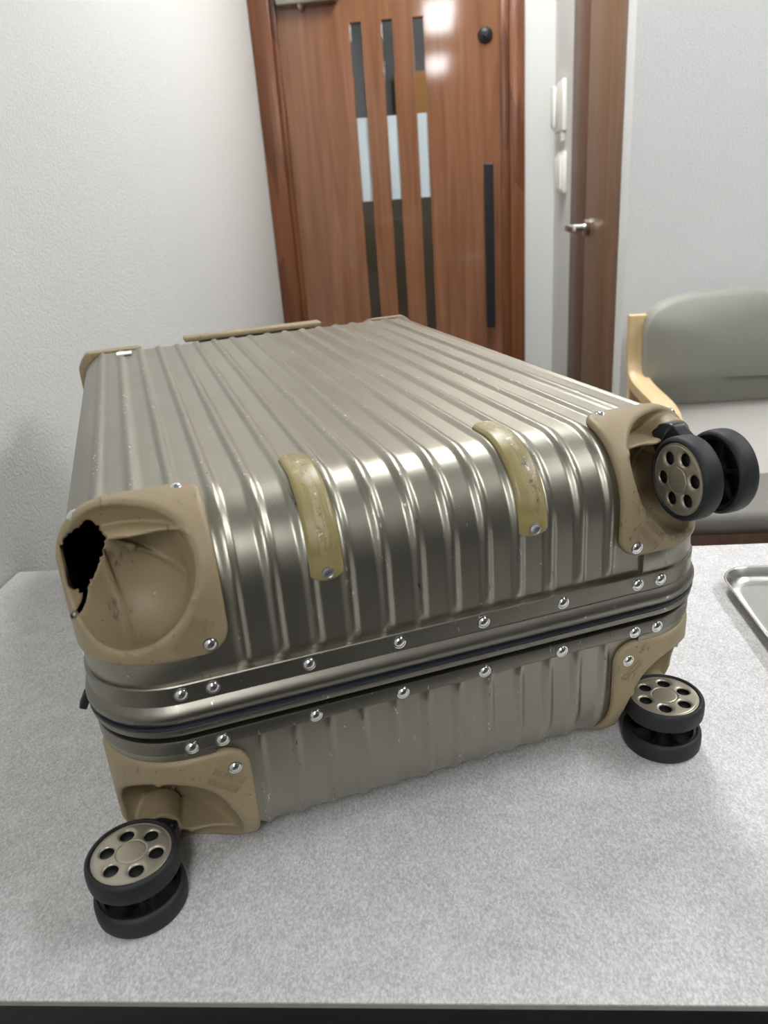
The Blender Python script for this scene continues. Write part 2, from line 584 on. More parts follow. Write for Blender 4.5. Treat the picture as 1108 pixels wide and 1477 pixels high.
# ---- wall boxes by the recess corner
ic = empty('intercom', (XS, 2.72, 1.254))
tag(ic, 'upper white wall intercom handset box beside the walnut door', 'intercom')
box('body', (-0.014, -0.085, 0.0), (0.0, 0.085, 0.14), M['white_plastic'], ic, 0.005)
box('handset', (-0.028, 0.02, 0.012), (-0.014, 0.07, 0.132), M['white_plastic'], ic, 0.008)
box('button_panel', (-0.012, -0.07, -0.028), (0.0, -0.03, 0.0), M['white_plastic'], ic, 0.003)
sw = empty('switch_panel', (XS, 2.68, 1.078))
tag(sw, 'lower white wall switch panel below the intercom', 'switch')
box('plate', (-0.012, -0.06, 0.0), (0.0, 0.06, 0.118), M['white_plastic'], sw, 0.003)
for k in range(3):
    box('rocker', (-0.020, -0.048 + k * 0.034, 0.012), (-0.012, -0.02 + k * 0.034, 0.106), M['white_plastic'], sw, 0.002)

# ---- ceiling lamps
proto = None
for i, (x, y) in enumerate(LAMPS):
    nm = ['nearest the entrance door', 'in the middle of the left row', 'at the far back of the left row', 'before the pale grey wall at the right'][i]
    L = empty('ceiling_light', (x, y, H - 0.055))
    tag(L, 'white box ceiling lamp ' + nm, 'lamp', 'ceiling lamps of the room')
    if proto is None:
        h0 = box('housing', (-0.13, -0.62, 0.012), (0.13, 0.62, 0.055), M['white_plastic'], L, 0.006)
        f0 = box('diffuser', (-0.115, -0.60, 0.0), (0.115, 0.60, 0.0125), M['lamp'], L)
        proto = (h0, f0)
    else:
        for q in proto:
            c = q.copy()
            c.parent = L
            COL.objects.link(c)
L = empty('added_vestibule_light', (0.2, 3.9, H - 0.03))  # unseen lamp, added so the hall behind the glass slots is not dark
tag(L, 'unseen round lamp added to brighten the vestibule behind the entrance door', 'lamp')
m2 = lathe_mesh('added_glow_disc', [(0, 0), (0.18, 0.0), (0.20, 0.01), (0.20, 0.03), (0, 0.03)], 32, M['lamp'])
link('diffuser', m2, None, L)

# ---- armchair behind the table
ch = empty('armchair', (0.42, 1.34, 0))
tag(ch, 'grey upholstered armchair with pale bent wood arms behind the table', 'chair')


def rounded_pad(name, lo, hi, r, puff, mat, parent, n=28):
    # superellipse cushion lying in the x-z (or x-y) plane with puffed faces
    bm = bmesh.new()
    bm_box(bm, lo, hi, r, 6)
    bmesh.ops.subdivide_edges(bm, edges=[e for e in bm.edges if e.calc_length() > 0.08], cuts=8, use_grid_fill=True)
    c = [(a + b) / 2 for a, b in zip(lo, hi)]
    s = [(b - a) / 2 for a, b in zip(lo, hi)]
    t = min(range(3), key=lambda i: s[i])
    o = [i for i in range(3) if i != t]
    for v in bm.verts:
        q = [(v.co[i] - c[i]) / s[i] for i in range(3)]
        d = max(0, 1 - q[o[0]] ** 4) * max(0, 1 - q[o[1]] ** 4)
        v.co[t] += puff * d * q[t]
    return from_bm(name, bm, mat, parent, smooth=True)


# back pad: rounded-corner panel, swept in depth
def back_pad():
    W2, z0, z1, D = 0.30, 0.652, 0.888, 0.060
    V, Fc = [], []
    n = 72
    ring = []
    for k in range(n):
        a = 2 * PI * k / n
        ca, sa = math.cos(a), math.sin(a)
        e = 0.42 if sa > 0 else 0.30
        x = W2 * math.copysign(abs(ca) ** e, ca)
        z = (z0 + z1) / 2 + (z1 - z0) / 2 * math.copysign(abs(sa) ** e, sa)
        ring.append((x, z))
    lay = [(0.0, 0.90), (0.10, 0.965), (0.3, 1.0), (0.7, 1.0), (0.90, 0.965), (1.0, 0.90)]
    cx, cz = 0.0, (z0 + z1) / 2
    lay = [(0.0, 0.55)] + lay + [(1.0, 0.55)]
    for t, sc in lay:
        for x, z in ring:
            yy = (t - 0.5) * D - (0.010 if (t == 0 and sc < 0.6) else 0)
            bow = 0.02 * (x / W2) ** 2
            kx = 1 - (1 - sc) * (0.10 if sc > 0.6 else 0.9)
            kz = sc if sc > 0.6 else 0.5
            V.append((0.31 + cx + x * kx, 0.35 + yy - bow, cz + (z - cz) * kz))
    m = len(lay)
    for i in range(m - 1):
        for k in range(n):
            Fc.append((i * n + k, i * n + (k + 1) % n, (i + 1) * n + (k + 1) % n, (i + 1) * n + k))
    Fc.append(tuple(range(n))[::-1])
    Fc.append(tuple((m - 1) * n + k for k in range(n)))
    return pydata('back_pad', V, Fc, M['fabric'], ch)


back_pad()
rounded_pad('seat_cushion', (0.025, 0.070, 0.452), (0.60, 0.40, 0.505), 0.022, 0.008, M['seat_fabric'], ch)
lb = pydata('lower_back', [(x, y, z) for x in (0.03, 0.595) for y, z in ((0.352, 0.668), (0.236, 0.492), (0.27, 0.478), (0.378, 0.65))],
            [(0, 1, 5, 4), (1, 2, 6, 5), (2, 3, 7, 6), (3, 0, 4, 7), (3, 2, 1, 0), (4, 5, 6, 7)], M['light_fabric'], ch, smooth=False)
lb['label'] = 'paler warm grey lower back panel'
box('seat_rail', (0.018, 0.074, 0.395), (0.607, 0.104, 0.455), M['brown_jamb'], ch, 0.004)
box('seat_rail', (0.03, 0.36, 0.395), (0.595, 0.39, 0.455), M['brown_jamb'], ch, 0.004)


def bent_frame(name, x):
    pts = [(0.345, 0.845), (0.345, 0.78), (0.342, 0.742), (0.326, 0.716), (0.295, 0.706), (0.22, 0.703), (0.14, 0.703), (0.09, 0.698),
           (0.055, 0.676), (0.036, 0.64), (0.026, 0.56), (0.012, 0.30), (-0.005, 0.0)]
    # smooth the path
    P = [Vector((p[0], p[1])) for p in pts]
    for _ in range(2):
        Q = [P[0]]
        for a, b in zip(P, P[1:]):
            Q += [a * 0.75 + b * 0.25, a * 0.25 + b * 0.75]
        Q.append(P[-1])
        P = Q
    V, Fc = [], []
    T, Wd = 0.013, 0.020
    for i, p in enumerate(P):
        d = (P[min(i + 1, len(P) - 1)] - P[max(i - 1, 0)]).normalized()
        nn = Vector((-d.y, d.x))
        for sx, sn in ((-1, -.8), (-1, .8), (-.8, 1), (.8, 1), (1, .8), (1, -.8), (.8, -1), (-.8, -1)):
            q = p + nn * (sn * T)
            V.append((x + sx * Wd, q.x, q.y))
    for i in range(len(P) - 1):
        for k in range(8):
            Fc.append((i * 8 + k, i * 8 + (k + 1) % 8, i * 8 + 8 + (k + 1) % 8, i * 8 + 8 + k))
    Fc.append(tuple(range(8)))
    Fc.append(tuple((len(P) - 1) * 8 + k for k in range(8))[::-1])
    bm = bmesh.new()
    vs = [bm.verts.new(v) for v in V]
    for f in Fc:
        bm.faces.new([vs[q] for q in f])
    return from_bm(name, bm, M['birch'], ch, auto=0.6)


for x in (0.003, 0.625):
    bent_frame('arm_frame', x)
    box('rear_leg', (x - 0.014, 0.335, 0.0), (x + 0.014, 0.356, 0.715), M['birch'], ch, 0.004)

# ================================================================ TABLE AND TRAY
TZ = 0.6972
TX0, TX1, TY0, TY1 = XL + 0.004, 0.94, 0.2958, 0.870
tb = empty('table', (0.19, 0.58, 0))
tag(tb, 'grey stone patterned laminate table with a black edge against the left wall', 'table')
o = tb.location
bx = lambda n, lo, hi, m, b=0.0: box(n, tuple(a - c for a, c in zip(lo, o)), tuple(a - c for a, c in zip(hi, o)), m, tb, b)
bx('laminate_sheet', (TX0, TY0, TZ - 0.0012), (TX1, TY1, TZ), M['laminate'])
bx('board', (TX0, TY0 + 0.0004, TZ - 0.0052), (TX1, TY1 - 0.0004, TZ - 0.0012), M['lam_edge'])
bx('black_edge_top', (TX0 + 0.001, TY0 + 0.002, TZ - 0.034), (TX1 - 0.001, TY1 - 0.002, TZ - 0.0052), M['table_black'], 0.002)
for x in (TX0 + 0.03, TX1 - 0.07):
    for y in (TY0 + 0.03, TY1 - 0.07):
        bx('leg', (x, y, 0), (x + 0.04, y + 0.04, TZ - 0.034), M['table_black'], 0.003)


def make_tray():
    root = empty('metal_tray', (0.435, 0.655, TZ + 0.0004))
    tag(root, 'stainless steel serving tray lying on the table at the right', 'tray')
    a, b = 0.140, 0.128          # half sizes
    V, Fc = [], []

    def loop(ins, z, rc):
        A, B = a - ins, b - ins
        out = []
        for cx, cy, t0 in ((A - rc, B - rc, 0), (-A + rc, B - rc, 90), (-A + rc, -B + rc, 180), (A - rc, -B + rc, 270)):
            for k in range(11):
                t = math.radians(t0 + 9 * k)
                out.append((cx + rc * math.cos(t), cy + rc * math.sin(t), z))
        return out
    loops = [loop(0.016, 0.0, 0.020), loop(0.009, 0.0012, 0.026), loop(0.004, 0.006, 0.030), loop(0.001, 0.0125, 0.033), loop(-0.0006, 0.0142, 0.0345),
             loop(-0.0006, 0.0150, 0.0345), loop(0.0006, 0.0155, 0.0335), loop(0.002, 0.0148, 0.032), loop(0.0055, 0.0066, 0.0285), loop(0.0105, 0.0022, 0.0245),
             loop(0.0165, 0.0012, 0.0195)]
    n = len(loops[0])
    for lp in loops:
        V += lp
    for i in range(len(loops) - 1):
        for k in range(n):
            Fc.append((i * n + k, i * n + (k + 1) % n, (i + 1) * n + (k + 1) % n, (i + 1) * n + k))
    Fc.append(tuple((len(loops) - 1) * n + k for k in range(n)))
    Fc.append(tuple(range(n))[::-1])
    pydata('tray_body', V, Fc, M['steel'], root)
    return root


make_tray()

# ================================================================ SUITCASE
HW, V0, V1, TOP, RR = 0.224, 0.002, 0.672, 0.259, 0.055
CV, HL = (V0 + V1) / 2, (V1 - V0) / 2
MIR = 0.2592
PITCH_R = 0.0235
RIDGE = 0.0021
RS = 0.034                                       # the long edges are bent tighter than the ends
BOWL_C, BOWL_R = (0.202, -0.001, 0.2365), (0.0555, 0.055, 0.0555)
suit = empty('suitcase', (-0.0055, 0.4441, 0.7003), 0.3777)
tag(suit, 'scratched titanium coloured ribbed metal suitcase with beige corner guards lying on the table', 'suitcase')


def ridge(u):
    k = np.floor(u / PITCH_R) + 0.5
    d = np.abs(u - k * PITCH_R)
    t = np.clip((0.0052 - d) / 0.0042, 0, 1)
    return 0.5 * t * t * (3 - 2 * t) + 0.5 * t


POCK_C, POCK_R = (0.186, 0.028, 0.212), (0.033, 0.058, 0.036)


def in_bowl(u, v, wv, grow=0.003):
    p = sum(((x - c) / (r_ + grow)) ** 2 for x, c, r_ in zip((np.abs(u), v, wv), POCK_C, POCK_R))
    q = ((np.abs(u) - BOWL_C[0]) / (BOWL_R[0] + grow)) ** 2 + ((v - BOWL_C[1]) / (BOWL_R[1] + grow)) ** 2 + ((wv - BOWL_C[2]) / (BOWL_R[2] + grow)) ** 2
    return (q < 1) | (p < 1)


def shell_mesh(name, lower):
    rim = 0.1455
    us = np.concatenate([np.arange(-0.1688, 0.16881, 0.00095)])
    xa = HW - RR
    tail = xa + RR * np.sin(np.linspace(0, PI / 2, 44))[1:]
    us = np.concatenate([-tail[::-1], us, tail])
    nf, nb, nt = 14, 14, 64
    rows = []
    base_in = RIDGE            # panels sit this far inside the outer hull
    for u in us:
        x = max(0, abs(u) - xa)
        e = RR - math.sqrt(max(0, RR * RR - x * x))
        r = RR
        xs_ = max(0, abs(u) - (HW - RS))
        ew = RS - math.sqrt(max(0, RS * RS - xs_ * xs_))
        pts, nor, wt = [], [], []
        for i in range(nf):
            wv = rim + (TOP - RR - rim) * i / nf
            pts.append((V0, wv)); nor.append((-1, 0)); wt.append(1)
        for i in range(nb + 1):
            a = PI / 2 * i / nb
            pts.append((V0 + RR - r * math.cos(a), TOP - RR + r * math.sin(a)))
            nor.append((-math.cos(a), math.sin(a))); wt.append(1)
        for i in range(1, nt):
            pts.append((V0 + RR + (V1 - V0 - 2 * RR) * i / nt, TOP)); nor.append((0, 1)); wt.append(1)
        for i in range(nb + 1):
            a = PI / 2 * (1 - i / nb)
            pts.append((V1 - RR + r * math.cos(a), TOP - RR + r * math.sin(a)))
            nor.append((math.cos(a), math.sin(a))); wt.append(1)
        for i in range(nf - 1, -1, -1):
            wv = rim + (TOP - RR - rim) * i / nf
            pts.append((V1, wv)); nor.append((1, 0)); wt.append(1)
        amp = float(ridge(np.array(u)))
        fr = np.clip((0.140 - abs(u)) / 0.012, 0, 1)
        ft = np.clip((0.208 - abs(u)) / 0.010, 0, 1)
        row = []
        pts = [(min(max(v, V0 + e), V1 - e), min(wv, TOP - ew)) for v, wv in pts]
        for (v, wv), (nv, nw) in zip(pts, nor):
            vert = nv * nv
            f = amp * (fr * vert + ft * (1 - vert))
            f *= np.clip((wv - 0.1565) / 0.004, 0, 1) if wv < 0.17 else 1
            d = -base_in + RIDGE * f
            if abs(u) > xa:
                d *= np.clip((HW - abs(u)) / 0.012, 0, 1)
            row.append((u, v + nv * d, wv + nw * d))
        rows.append(row)
    n = len(rows[0])
    A = np.array(rows)
    C = (A[:-1, :-1] + A[1:, 1:]) / 2
    cut = in_bowl(C[..., 0], C[..., 1], C[..., 2])
    idx = np.arange(A.shape[0] * n).reshape(A.shape[0], n)
    Q = np.stack([idx[:-1, :-1], idx[1:, :-1], idx[1:, 1:], idx[:-1, 1:]], -1)[~cut]
    Q = list(map(tuple, Q))
    V = A.reshape(-1, 3)
    for row, fl in ((idx[0], False), (idx[-1], True)):      # flat long sides
        for i in range(nf + nb):
            q = (row[i], row[n - 1 - i], row[n - 2 - i], row[i + 1])
            Q.append(q if not fl else q[::-1])
    if lower:
        V = V.copy()
        V[:, 2] = MIR - V[:, 2]
    bm = bmesh.new()
    vs = [bm.verts.new(tuple(v)) for v in V]
    for q in Q:
        try:
            bm.faces.new([vs[k] for k in q])
        except ValueError:
            pass
    bmesh.ops.remove_doubles(bm, verts=bm.verts[:], dist=1e-5)
    loose = [v for v in bm.verts if not v.link_faces]
    bmesh.ops.delete(bm, geom=loose, context='VERTS')
    return from_bm(name, bm, M['titanium'], suit, smooth=True)


shell_mesh('upper_shell', False)
shell_mesh('lower_shell', True)


# ---- closed profiles swept around the rounded rectangle of the case
def sweep_ring(name, prof, mat, seg=14, auto=0.5, closed=True):
    cs = ((HW - RR, V1 - RR, 0), (-HW + RR, V1 - RR, 90), (-HW + RR, V0 + RR, 180), (HW - RR, V0 + RR, 270))
    path = []
    for cx, cy, t0 in cs:
        for k in range(seg + 1):
            t = math.radians(t0 + 90 * k / seg)
            path.append((cx, cy, math.cos(t), math.sin(t)))
    V, Fc = [], []
    m, n = len(path), len(prof)
    for cx, cy, c, s in path:
        for d, wv in prof:
            V.append((cx + (RR + d) * c, cy + (RR + d) * s, wv))
    for i in range(m):
        j = (i + 1) % m
        for k in range(n if closed else n - 1):
            k2 = (k + 1) % n
            Fc.append((i * n + k, j * n + k, j * n + k2, i * n + k2))
    bm = bmesh.new()
    vs = [bm.verts.new(v) for v in V]
    for f in Fc:
        bm.faces.new([vs[q] for q in f])
    return from_bm(name, bm, mat, suit, auto=auto)


def arc(c0, c1, n, bulge, wa, wb):
    return [(c0 + (c1 - c0) * t + bulge * math.sin(PI * t), wa + (wb - wa) * t) for t in [i / n for i in range(n + 1)]]


up_prof = [(-0.006, 0.1550), (0.0010, 0.1550), (0.0021, 0.1547), (0.0026, 0.1540), (0.0026, 0.1420), (0.0020, 0.1412)] + \
          arc(0.0018, 0.0036, 9, 0.0030, 0.1410, 0.1282) + [(0.0026, 0.1278), (-0.006, 0.1278)]
sweep_ring('upper_frame', up_prof, M['frame_metal'])
sweep_ring('gasket', [(-0.006, 0.1277), (0.0030, 0.1277), (0.0049, 0.1270), (0.0052, 0.1262), (0.0049, 0.1254), (0.0030, 0.1248), (-0.006, 0.1248)], M['gasket'])
lo_prof = [(-0.006, 0.1247), (0.0032, 0.1247), (0.0042, 0.1240), (0.0044, 0.1215), (0.0036, 0.1197), (0.0022, 0.1190), (-0.0040, 0.1189), (-0.0040, 0.1152),
           (0.0016, 0.1150), (0.0024, 0.1147), (0.0027, 0.1140), (0.0027, 0.1058), (0.0021, 0.1048), (0.0008, 0.1045), (-0.006, 0.1045)]
sweep_ring('lower_frame', lo_prof, M['frame_metal'])

# plain bands at the shell corners, with a seam edge
def corner_band(su, w0, w1):
    path = []
    x0 = 0.1560
    for k in range(4):
        path.append((x0 + (HW - RR - x0) * k / 4, V0, 0, -1))
    for k in range(15):
        t = PI / 2 * k / 14
        path.append((HW - RR + RR * math.sin(t), V0 + RR - RR * math.cos(t), math.sin(t), -math.cos(t)))
    path.append((HW, 0.12, 1, 0))
    prof = [(-0.003, w0), (0.0005, w0), (0.0009, w0 + 0.0008), (0.0009, w1 - 0.0008), (0.0005, w1), (-0.003, w1)]
    V, Fc = [], []
    n = len(prof)
    for x, y, nx, ny in path:
        for d, wv in prof:
            V.append((su * (x + nx * d), y + ny * d, wv))
    for i in range(len(path) - 1):
        for k in range(n):
            Fc.append((i * n + k, i * n + (k + 1) % n, i * n + n + (k + 1) % n, i * n + n + k))
    Fc.append(tuple(range(n)))
    Fc.append(tuple((len(path) - 1) * n + k for k in range(n)))
    bm = bmesh.new()
    vs = [bm.verts.new(v) for v in V]
    for f in Fc:
        bm.faces.new([vs[q] for q in f])
    return from_bm('corner_band', bm, M['titanium'], suit, auto=0.5)


for su in (-1, 1):
    corner_band(su, 0.1545, 0.1725)
    corner_band(su, 0.0960, 0.1048)

# dark lining that shows through the broken corner
box('lining', (-0.208, 0.102, 0.012), (0.208, 0.655, 0.247), M['lining'], suit, 0.02, 3)


# ---- corner guards
def rb2(a, b, ha, hb, r):
    qa, qb = np.abs(a) - (ha - r), np.abs(b) - (hb - r)
    return np.sqrt(np.maximum(qa, 0) ** 2 + np.maximum(qb, 0) ** 2) + np.minimum(np.maximum(qa, qb), 0) - r


def rbox(u, v, wv, off):
    c = TOP / 2
    return np.maximum(np.maximum(rb2(u, v - CV, HW, HL, RR), rb2(v - CV, wv - c, HL, c, RR)), rb2(u, wv - c, HW, c, RS)) - off


def poly_sd(px, py, P):
    d = np.full(px.shape, 1e9)
    s = np.ones(px.shape)
    n = len(P)
    for i in range(n):
        ax, ay = P[i]
        bx_, by_ = P[i - 1]
        ex, ey = bx_ - ax, by_ - ay
        wx, wy = px - ax, py - ay
        t = np.clip((wx * ex + wy * ey) / (ex * ex + ey * ey), 0, 1)
        d = np.minimum(d, (wx - ex * t) ** 2 + (wy - ey * t) ** 2)
        c1, c2, c3 = py >= ay, py < by_, ex * wy > ey * wx
        fl = (c1 & c2 & c3) | (~c1 & ~c2 & ~c3)
        s = np.where(fl, -s, s)
    return s * np.sqrt(d)


def suit_ray(x, y):
    """direction of a picture point in suitcase axes, and camera position in suitcase axes"""
    d = _r * ((x - 554) / F_PX) - _u * ((y - 738.5) / F_PX) + _f
    a = suit.rotation_euler.z
    R = Matrix.Rotation(-a, 3, 'Z')
    return R @ d, R @ (Vector((0, 0, CAM_Z)) - Vector(suit.location))


def bowl_hit(x, y):
    d, o_ = suit_ray(x, y)
    c = Vector((-BOWL_C[0], BOWL_C[1], BOWL_C[2]))
    q = Vector([(o_[i] - c[i]) / BOWL_R[i] for i in range(3)])
    e = Vector([d[i] / BOWL_R[i] for i in range(3)])
    A, B, C = e.dot(e), 2 * q.dot(e), q.dot(q) - 1
    disc = max(B * B - 4 * A * C, 0)
    return o_ + d * ((-B + math.sqrt(disc)) / (2 * A))


def guard_mesh(name, su, lower, broken):
    h = 0.0011
    w0 = 0.1597 if lower else 0.1702
    lo, hi = (0.130, -0.0125, w0 - 0.006), (0.2325, 0.100, 0.2665)
    (u, v, wv), l0 = grid(lo, hi, h)
    out, inn = rbox(u, v, wv, 0.0032), rbox(u, v, wv, -0.0022)
    rc = 0.017
    q = [0.1358 - u + rc, v - 0.0610 + rc, w0 - wv + rc]
    reg = np.sqrt(sum(np.maximum(x, 0) ** 2 for x in q)) + np.minimum(np.maximum(np.maximum(q[0], q[1]), q[2]), 0) - rc
    def ell(C, R_):
        k0 = np.sqrt(sum(((x - c) / r) ** 2 for x, c, r in zip((u, v, wv), C, R_)))
        k1 = np.sqrt(sum(((x - c) / (r * r)) ** 2 for x, c, r in zip((u, v, wv), C, R_)))
        return k0 * (k0 - 1) / np.maximum(k1, 1e-6)
    E = smin(ell(BOWL_C, BOWL_R), ell(POCK_C, (POCK_R[0], 0.029 if broken else POCK_R[1], POCK_R[2])), 0.012)
    outer = smax(out, reg, 0.0045)
    sheet = np.maximum(outer, -inn)
    sheet = smax(sheet, -E, 0.0042)
    bowl = np.maximum(np.maximum(E - 0.0032, -E), np.maximum(np.maximum(rbox(u, v, wv, 0.0004), v - 0.096), np.where(v > 0.060, rbox(u, v, wv, -0.0035), reg)))
    sol = smin(sheet, bowl, 0.002)
    mu, mw = 0.202, (0.2425 if broken else 0.2395)
    a_, b_ = u - mu, wv - mw
    for du, dw, dep, th in ((-1.0, 0.06, 0.0190, 0.0012), (-0.82, -0.57, 0.0062, 0.0014), (-0.12, -0.99, 0.0056, 0.0012)):
        L = math.hypot(du, dw)
        du, dw = du / L, dw / L
        al = a_ * du + b_ * dw
        pl = np.abs(-a_ * dw + b_ * du) - th
        fade = np.clip((0.050 - al) / 0.030, 0, 1)
        rib = np.maximum(np.maximum(pl, -(E + dep * fade)), np.maximum(E - 0.001, 0.004 - al))
        sol = smin(sol, rib, 0.0018)
        if abs(du + 0.82) < 0.06:
            kn_ = np.sqrt((al - 0.024) ** 2 + (-a_ * dw + b_ * du) ** 2 + (E + 0.0055) ** 2) - 0.0028
            sol = smin(sol, kn_, 0.001)
    if not broken:
        rad = np.sqrt(a_ ** 2 + b_ ** 2)
        boss = np.maximum(rad - 0.0135 - (v - 0.034) * 0.10, np.maximum(0.0355 - v, v - 0.064))
        sol = smin(sol, np.maximum(boss, outer), 0.003)
    else:
        # the torn hole where a castor broke out, and the crack that runs down from it
        ax = suit_ray(116, 800)[0].normalized()
        e1 = ax.cross(Vector((0, 0, 1))).normalized()
        e2 = e1.cross(ax).normalized()
        pu = -u
        X = pu * e1.x + v * e1.y + wv * e1.z
        Y = pu * e2.x + v * e2.y + wv * e2.z
        pj = lambda x, y: (lambda p: (p.dot(e1), p.dot(e2)))(bowl_hit(x, y))
        hole = [(131, 747), (139, 757), (151, 769), (150, 783), (148, 797), (144, 808), (141, 822), (134, 834), (127, 842), (123, 856), (112, 851), (103, 848), (91, 844), (87, 838),
                (85, 826), (85, 806), (87, 790), (94, 777), (103, 768), (114, 758), (122, 753)]
        hp = [pj(x, y) for x, y in hole]
        jag = 0.0008 * np.sin(X * 760 + 2.3 * np.sin(Y * 530)) + 0.0005 * np.sin(Y * 1500 + 2 * np.sin(X * 900)) + 0.0003 * np.sin(X * 2900)
        hs = poly_sd(X, Y, hp) + jag
        cr = [pj(x, y) for x, y in ((124, 852), (121, 868), (115, 880), (106, 890), (99, 899), (95, 912))]
        cs = np.full(X.shape, 1e9)
        for i, ((ax_, ay_), (bx_, by_)) in enumerate(zip(cr, cr[1:])):
            ex, ey = bx_ - ax_, by_ - ay_
            wx, wy = X - ax_, Y - ay_
            t = np.clip((wx * ex + wy * ey) / (ex * ex + ey * ey), 0, 1)
            cs = np.minimum(cs, np.sqrt((wx - ex * t) ** 2 + (wy - ey * t) ** 2) - (0.0012 + 0.0001 * i))
        cut = np.maximum(np.minimum(np.maximum(hs, u - 0.2230), np.maximum(cs, u - 0.2262)), 0.004 - v)       # keep the outer wall untouched towards the viewer
        sol = np.maximum(sol, -cut)
    sol = np.maximum(sol, out)
    V, Q = surface_nets(sol, l0, h)
    fl = False
    if su < 0:
        V[:, 0] *= -1
        fl = not fl
    if lower:
        V[:, 2] = MIR - V[:, 2]
        fl = not fl
    if fl:
        Q = Q[:, ::-1]
    return link(name, fast_mesh(name, V, Q, M['guard']), None, suit)


guards = {}
for su, lower, broken in ((-1, False, True), (1, False, False), (-1, True, False), (1, True, False)):
    guards[su, lower] = guard_mesh('corner_guard', su, lower, broken)
guards[-1, False]['label'] = 'broken beige corner guard with a torn hole and no wheel'


def far_guard(su):
    h = 0.0016
    lo, hi = (0.135, 0.600, 0.160), (0.246, 0.688, 0.2675)
    (u, v, wv), l0 = grid(lo, hi, h)
    off = 0.0028 if su > 0 else 0.0090
    out, inn = rbox(u, v, wv, off), rbox(u, v, wv, -0.002)
    rc = 0.014
    q = [0.150 - u + rc, 0.632 - v + rc, 0.172 - wv + rc]
    reg = np.sqrt(sum(np.maximum(x, 0) ** 2 for x in q)) + np.minimum(np.maximum(np.maximum(q[0], q[1]), q[2]), 0) - rc
    sol = np.maximum(np.maximum(smax(out, reg, 0.004), -inn), wv - (TOP - 0.0005 if su < 0 else TOP + 0.002))
    V, Q = surface_nets(sol, l0, h)
    if su < 0:
        V[:, 0] *= -1
        Q = Q[:, ::-1]
    return link('corner_guard', fast_mesh('far_corner_guard', V, Q, M['guard']), None, suit)


for su in (-1, 1):
    far_guard(su)

# ---- rivets
RIV = lathe_mesh('rivet', [(0, 0.0024), (0.0013, 0.00232), (0.0025, 0.0019), (0.0034, 0.0012), (0.0038, 0.0007), (0.0045, 0.0006), (0.0047, 0.0), (0, -0.0008)], 20, M['chrome'])
RIVZ = lathe_mesh('flat_rivet', [(0, 0.0007), (0.0030, 0.0007), (0.0034, 0.0010), (0.0039, 0.0009), (0.0041, 0.0), (0, -0.001)], 20, M['zinc'])


def rivet(parent, p, nrm, me=RIV):
    r = bpy.data.objects.new('rivet', me)
    COL.objects.link(r)
    r.parent = parent
    r.matrix_local = Matrix.Translation(p) @ Vector(nrm).to_track_quat('Z', 'Y').to_matrix().to_4x4()
    return r


RU = (0.170, 0.1509, 0.0905, 0.0301)
for su in (-1, 1):
    for x in RU:
        rivet(suit, (su * x, V0 - 0.0026, 0.1483), (0, -1, 0))
        rivet(suit, (su * x, V0 - 0.0026, 0.1089), (0, -1, 0))
    for v in (0.075, 0.10, 0.19, 0.29, 0.385, 0.485, 0.575, 0.60):
        rivet(suit, (su * (HW + 0.0026), v, 0.1483), (su, 0, 0))
        rivet(suit, (su * (HW + 0.0026), v, 0.1089), (su, 0, 0))
    rivet(guards[su, False], (su * 0.148, V0 - 0.0030, 0.1783), (0, -1, 0))
    rivet(guards[su, True], (su * 0.1465, V0 - 0.0030, 0.0858), (0, -1, 0))
    rivet(guards[su, False], (su * 0.150, 0.0525, TOP + 0.0022), (0, -0.10, 1))
    rivet(guards[su, False], (su * 0.2128, 0.0560, 0.2532), (su * 0.63, -0.10, 0.77))


# ---- raised lettering on the guards
def lettering(parent, text, loc, ang, size, box_w, box_h, mir):
    cu = bpy.data.curves.new('txt', 'FONT')
    cu.body = text
    cu.size = size
    cu.extrude = 0.0003
    cu.align_x = 'CENTER'
    cu.align_y = 'CENTER'
    ob = bpy.data.objects.new('txt', cu)
    COL.objects.link(ob)
    dg = bpy.context.evaluated_depsgraph_get()
    me = bpy.data.meshes.new_from_object(ob.evaluated_get(dg))
    bpy.data.objects.remove(ob)
    bm = bmesh.new()
    bm.from_mesh(me)
    t = 0.00045
    for lo, hi in (((-box_w, -box_h), (box_w, -box_h + t)), ((-box_w, box_h - t), (box_w, box_h)), ((-box_w, -box_h), (-box_w + t, box_h)), ((box_w - t, -box_h), (box_w, box_h))):
        bm_box(bm, (*lo, -0.0003), (*hi, 0.0003))
    o_ = from_bm('raised_lettering', bm, M['guard'], parent)
    # letters lie in the x-y plane: stand them on the front face
    o_.matrix_local = Matrix.Translation(loc) @ Matrix.Rotation(PI / 2, 4, 'X') @ Matrix.Rotation(ang, 4, 'Z')
    return o_


VF = V0 - 0.0034
lettering(guards[-1, False], 'RIMOWA', (-0.1600, VF, 0.1876), math.radians(50), 0.0056, 0.0125, 0.0029, 1)
lettering(guards[-1, False], 'GERMANY', (-0.1535, VF, 0.1842), math.radians(50), 0.0048, 0.0125, 0.0033, 1)
lettering(guards[1, False], 'RIMOWA', (0.1630, VF, 0.1895), math.radians(-50), 0.0056, 0.0105, 0.0026, 1)
lettering(guards[1, False], 'GERMANY', (0.1560, VF, 0.1850), math.radians(-50), 0.0048, 0.0125, 0.0033, 1)
lettering(guards[-1, True], 'RIMOWA', (-0.1510, VF, 0.0800), math.radians(-38), 0.0056, 0.0110, 0.0026, 1)
lettering(guards[-1, True], 'GERMANY', (-0.1560, VF, 0.0740), math.radians(-38), 0.0048, 0.0110, 0.0026, 1)
lettering(guards[1, True], 'RIMOWA', (0.1500, VF, 0.0760), math.radians(38), 0.0050, 0.0090, 0.0024, 1)


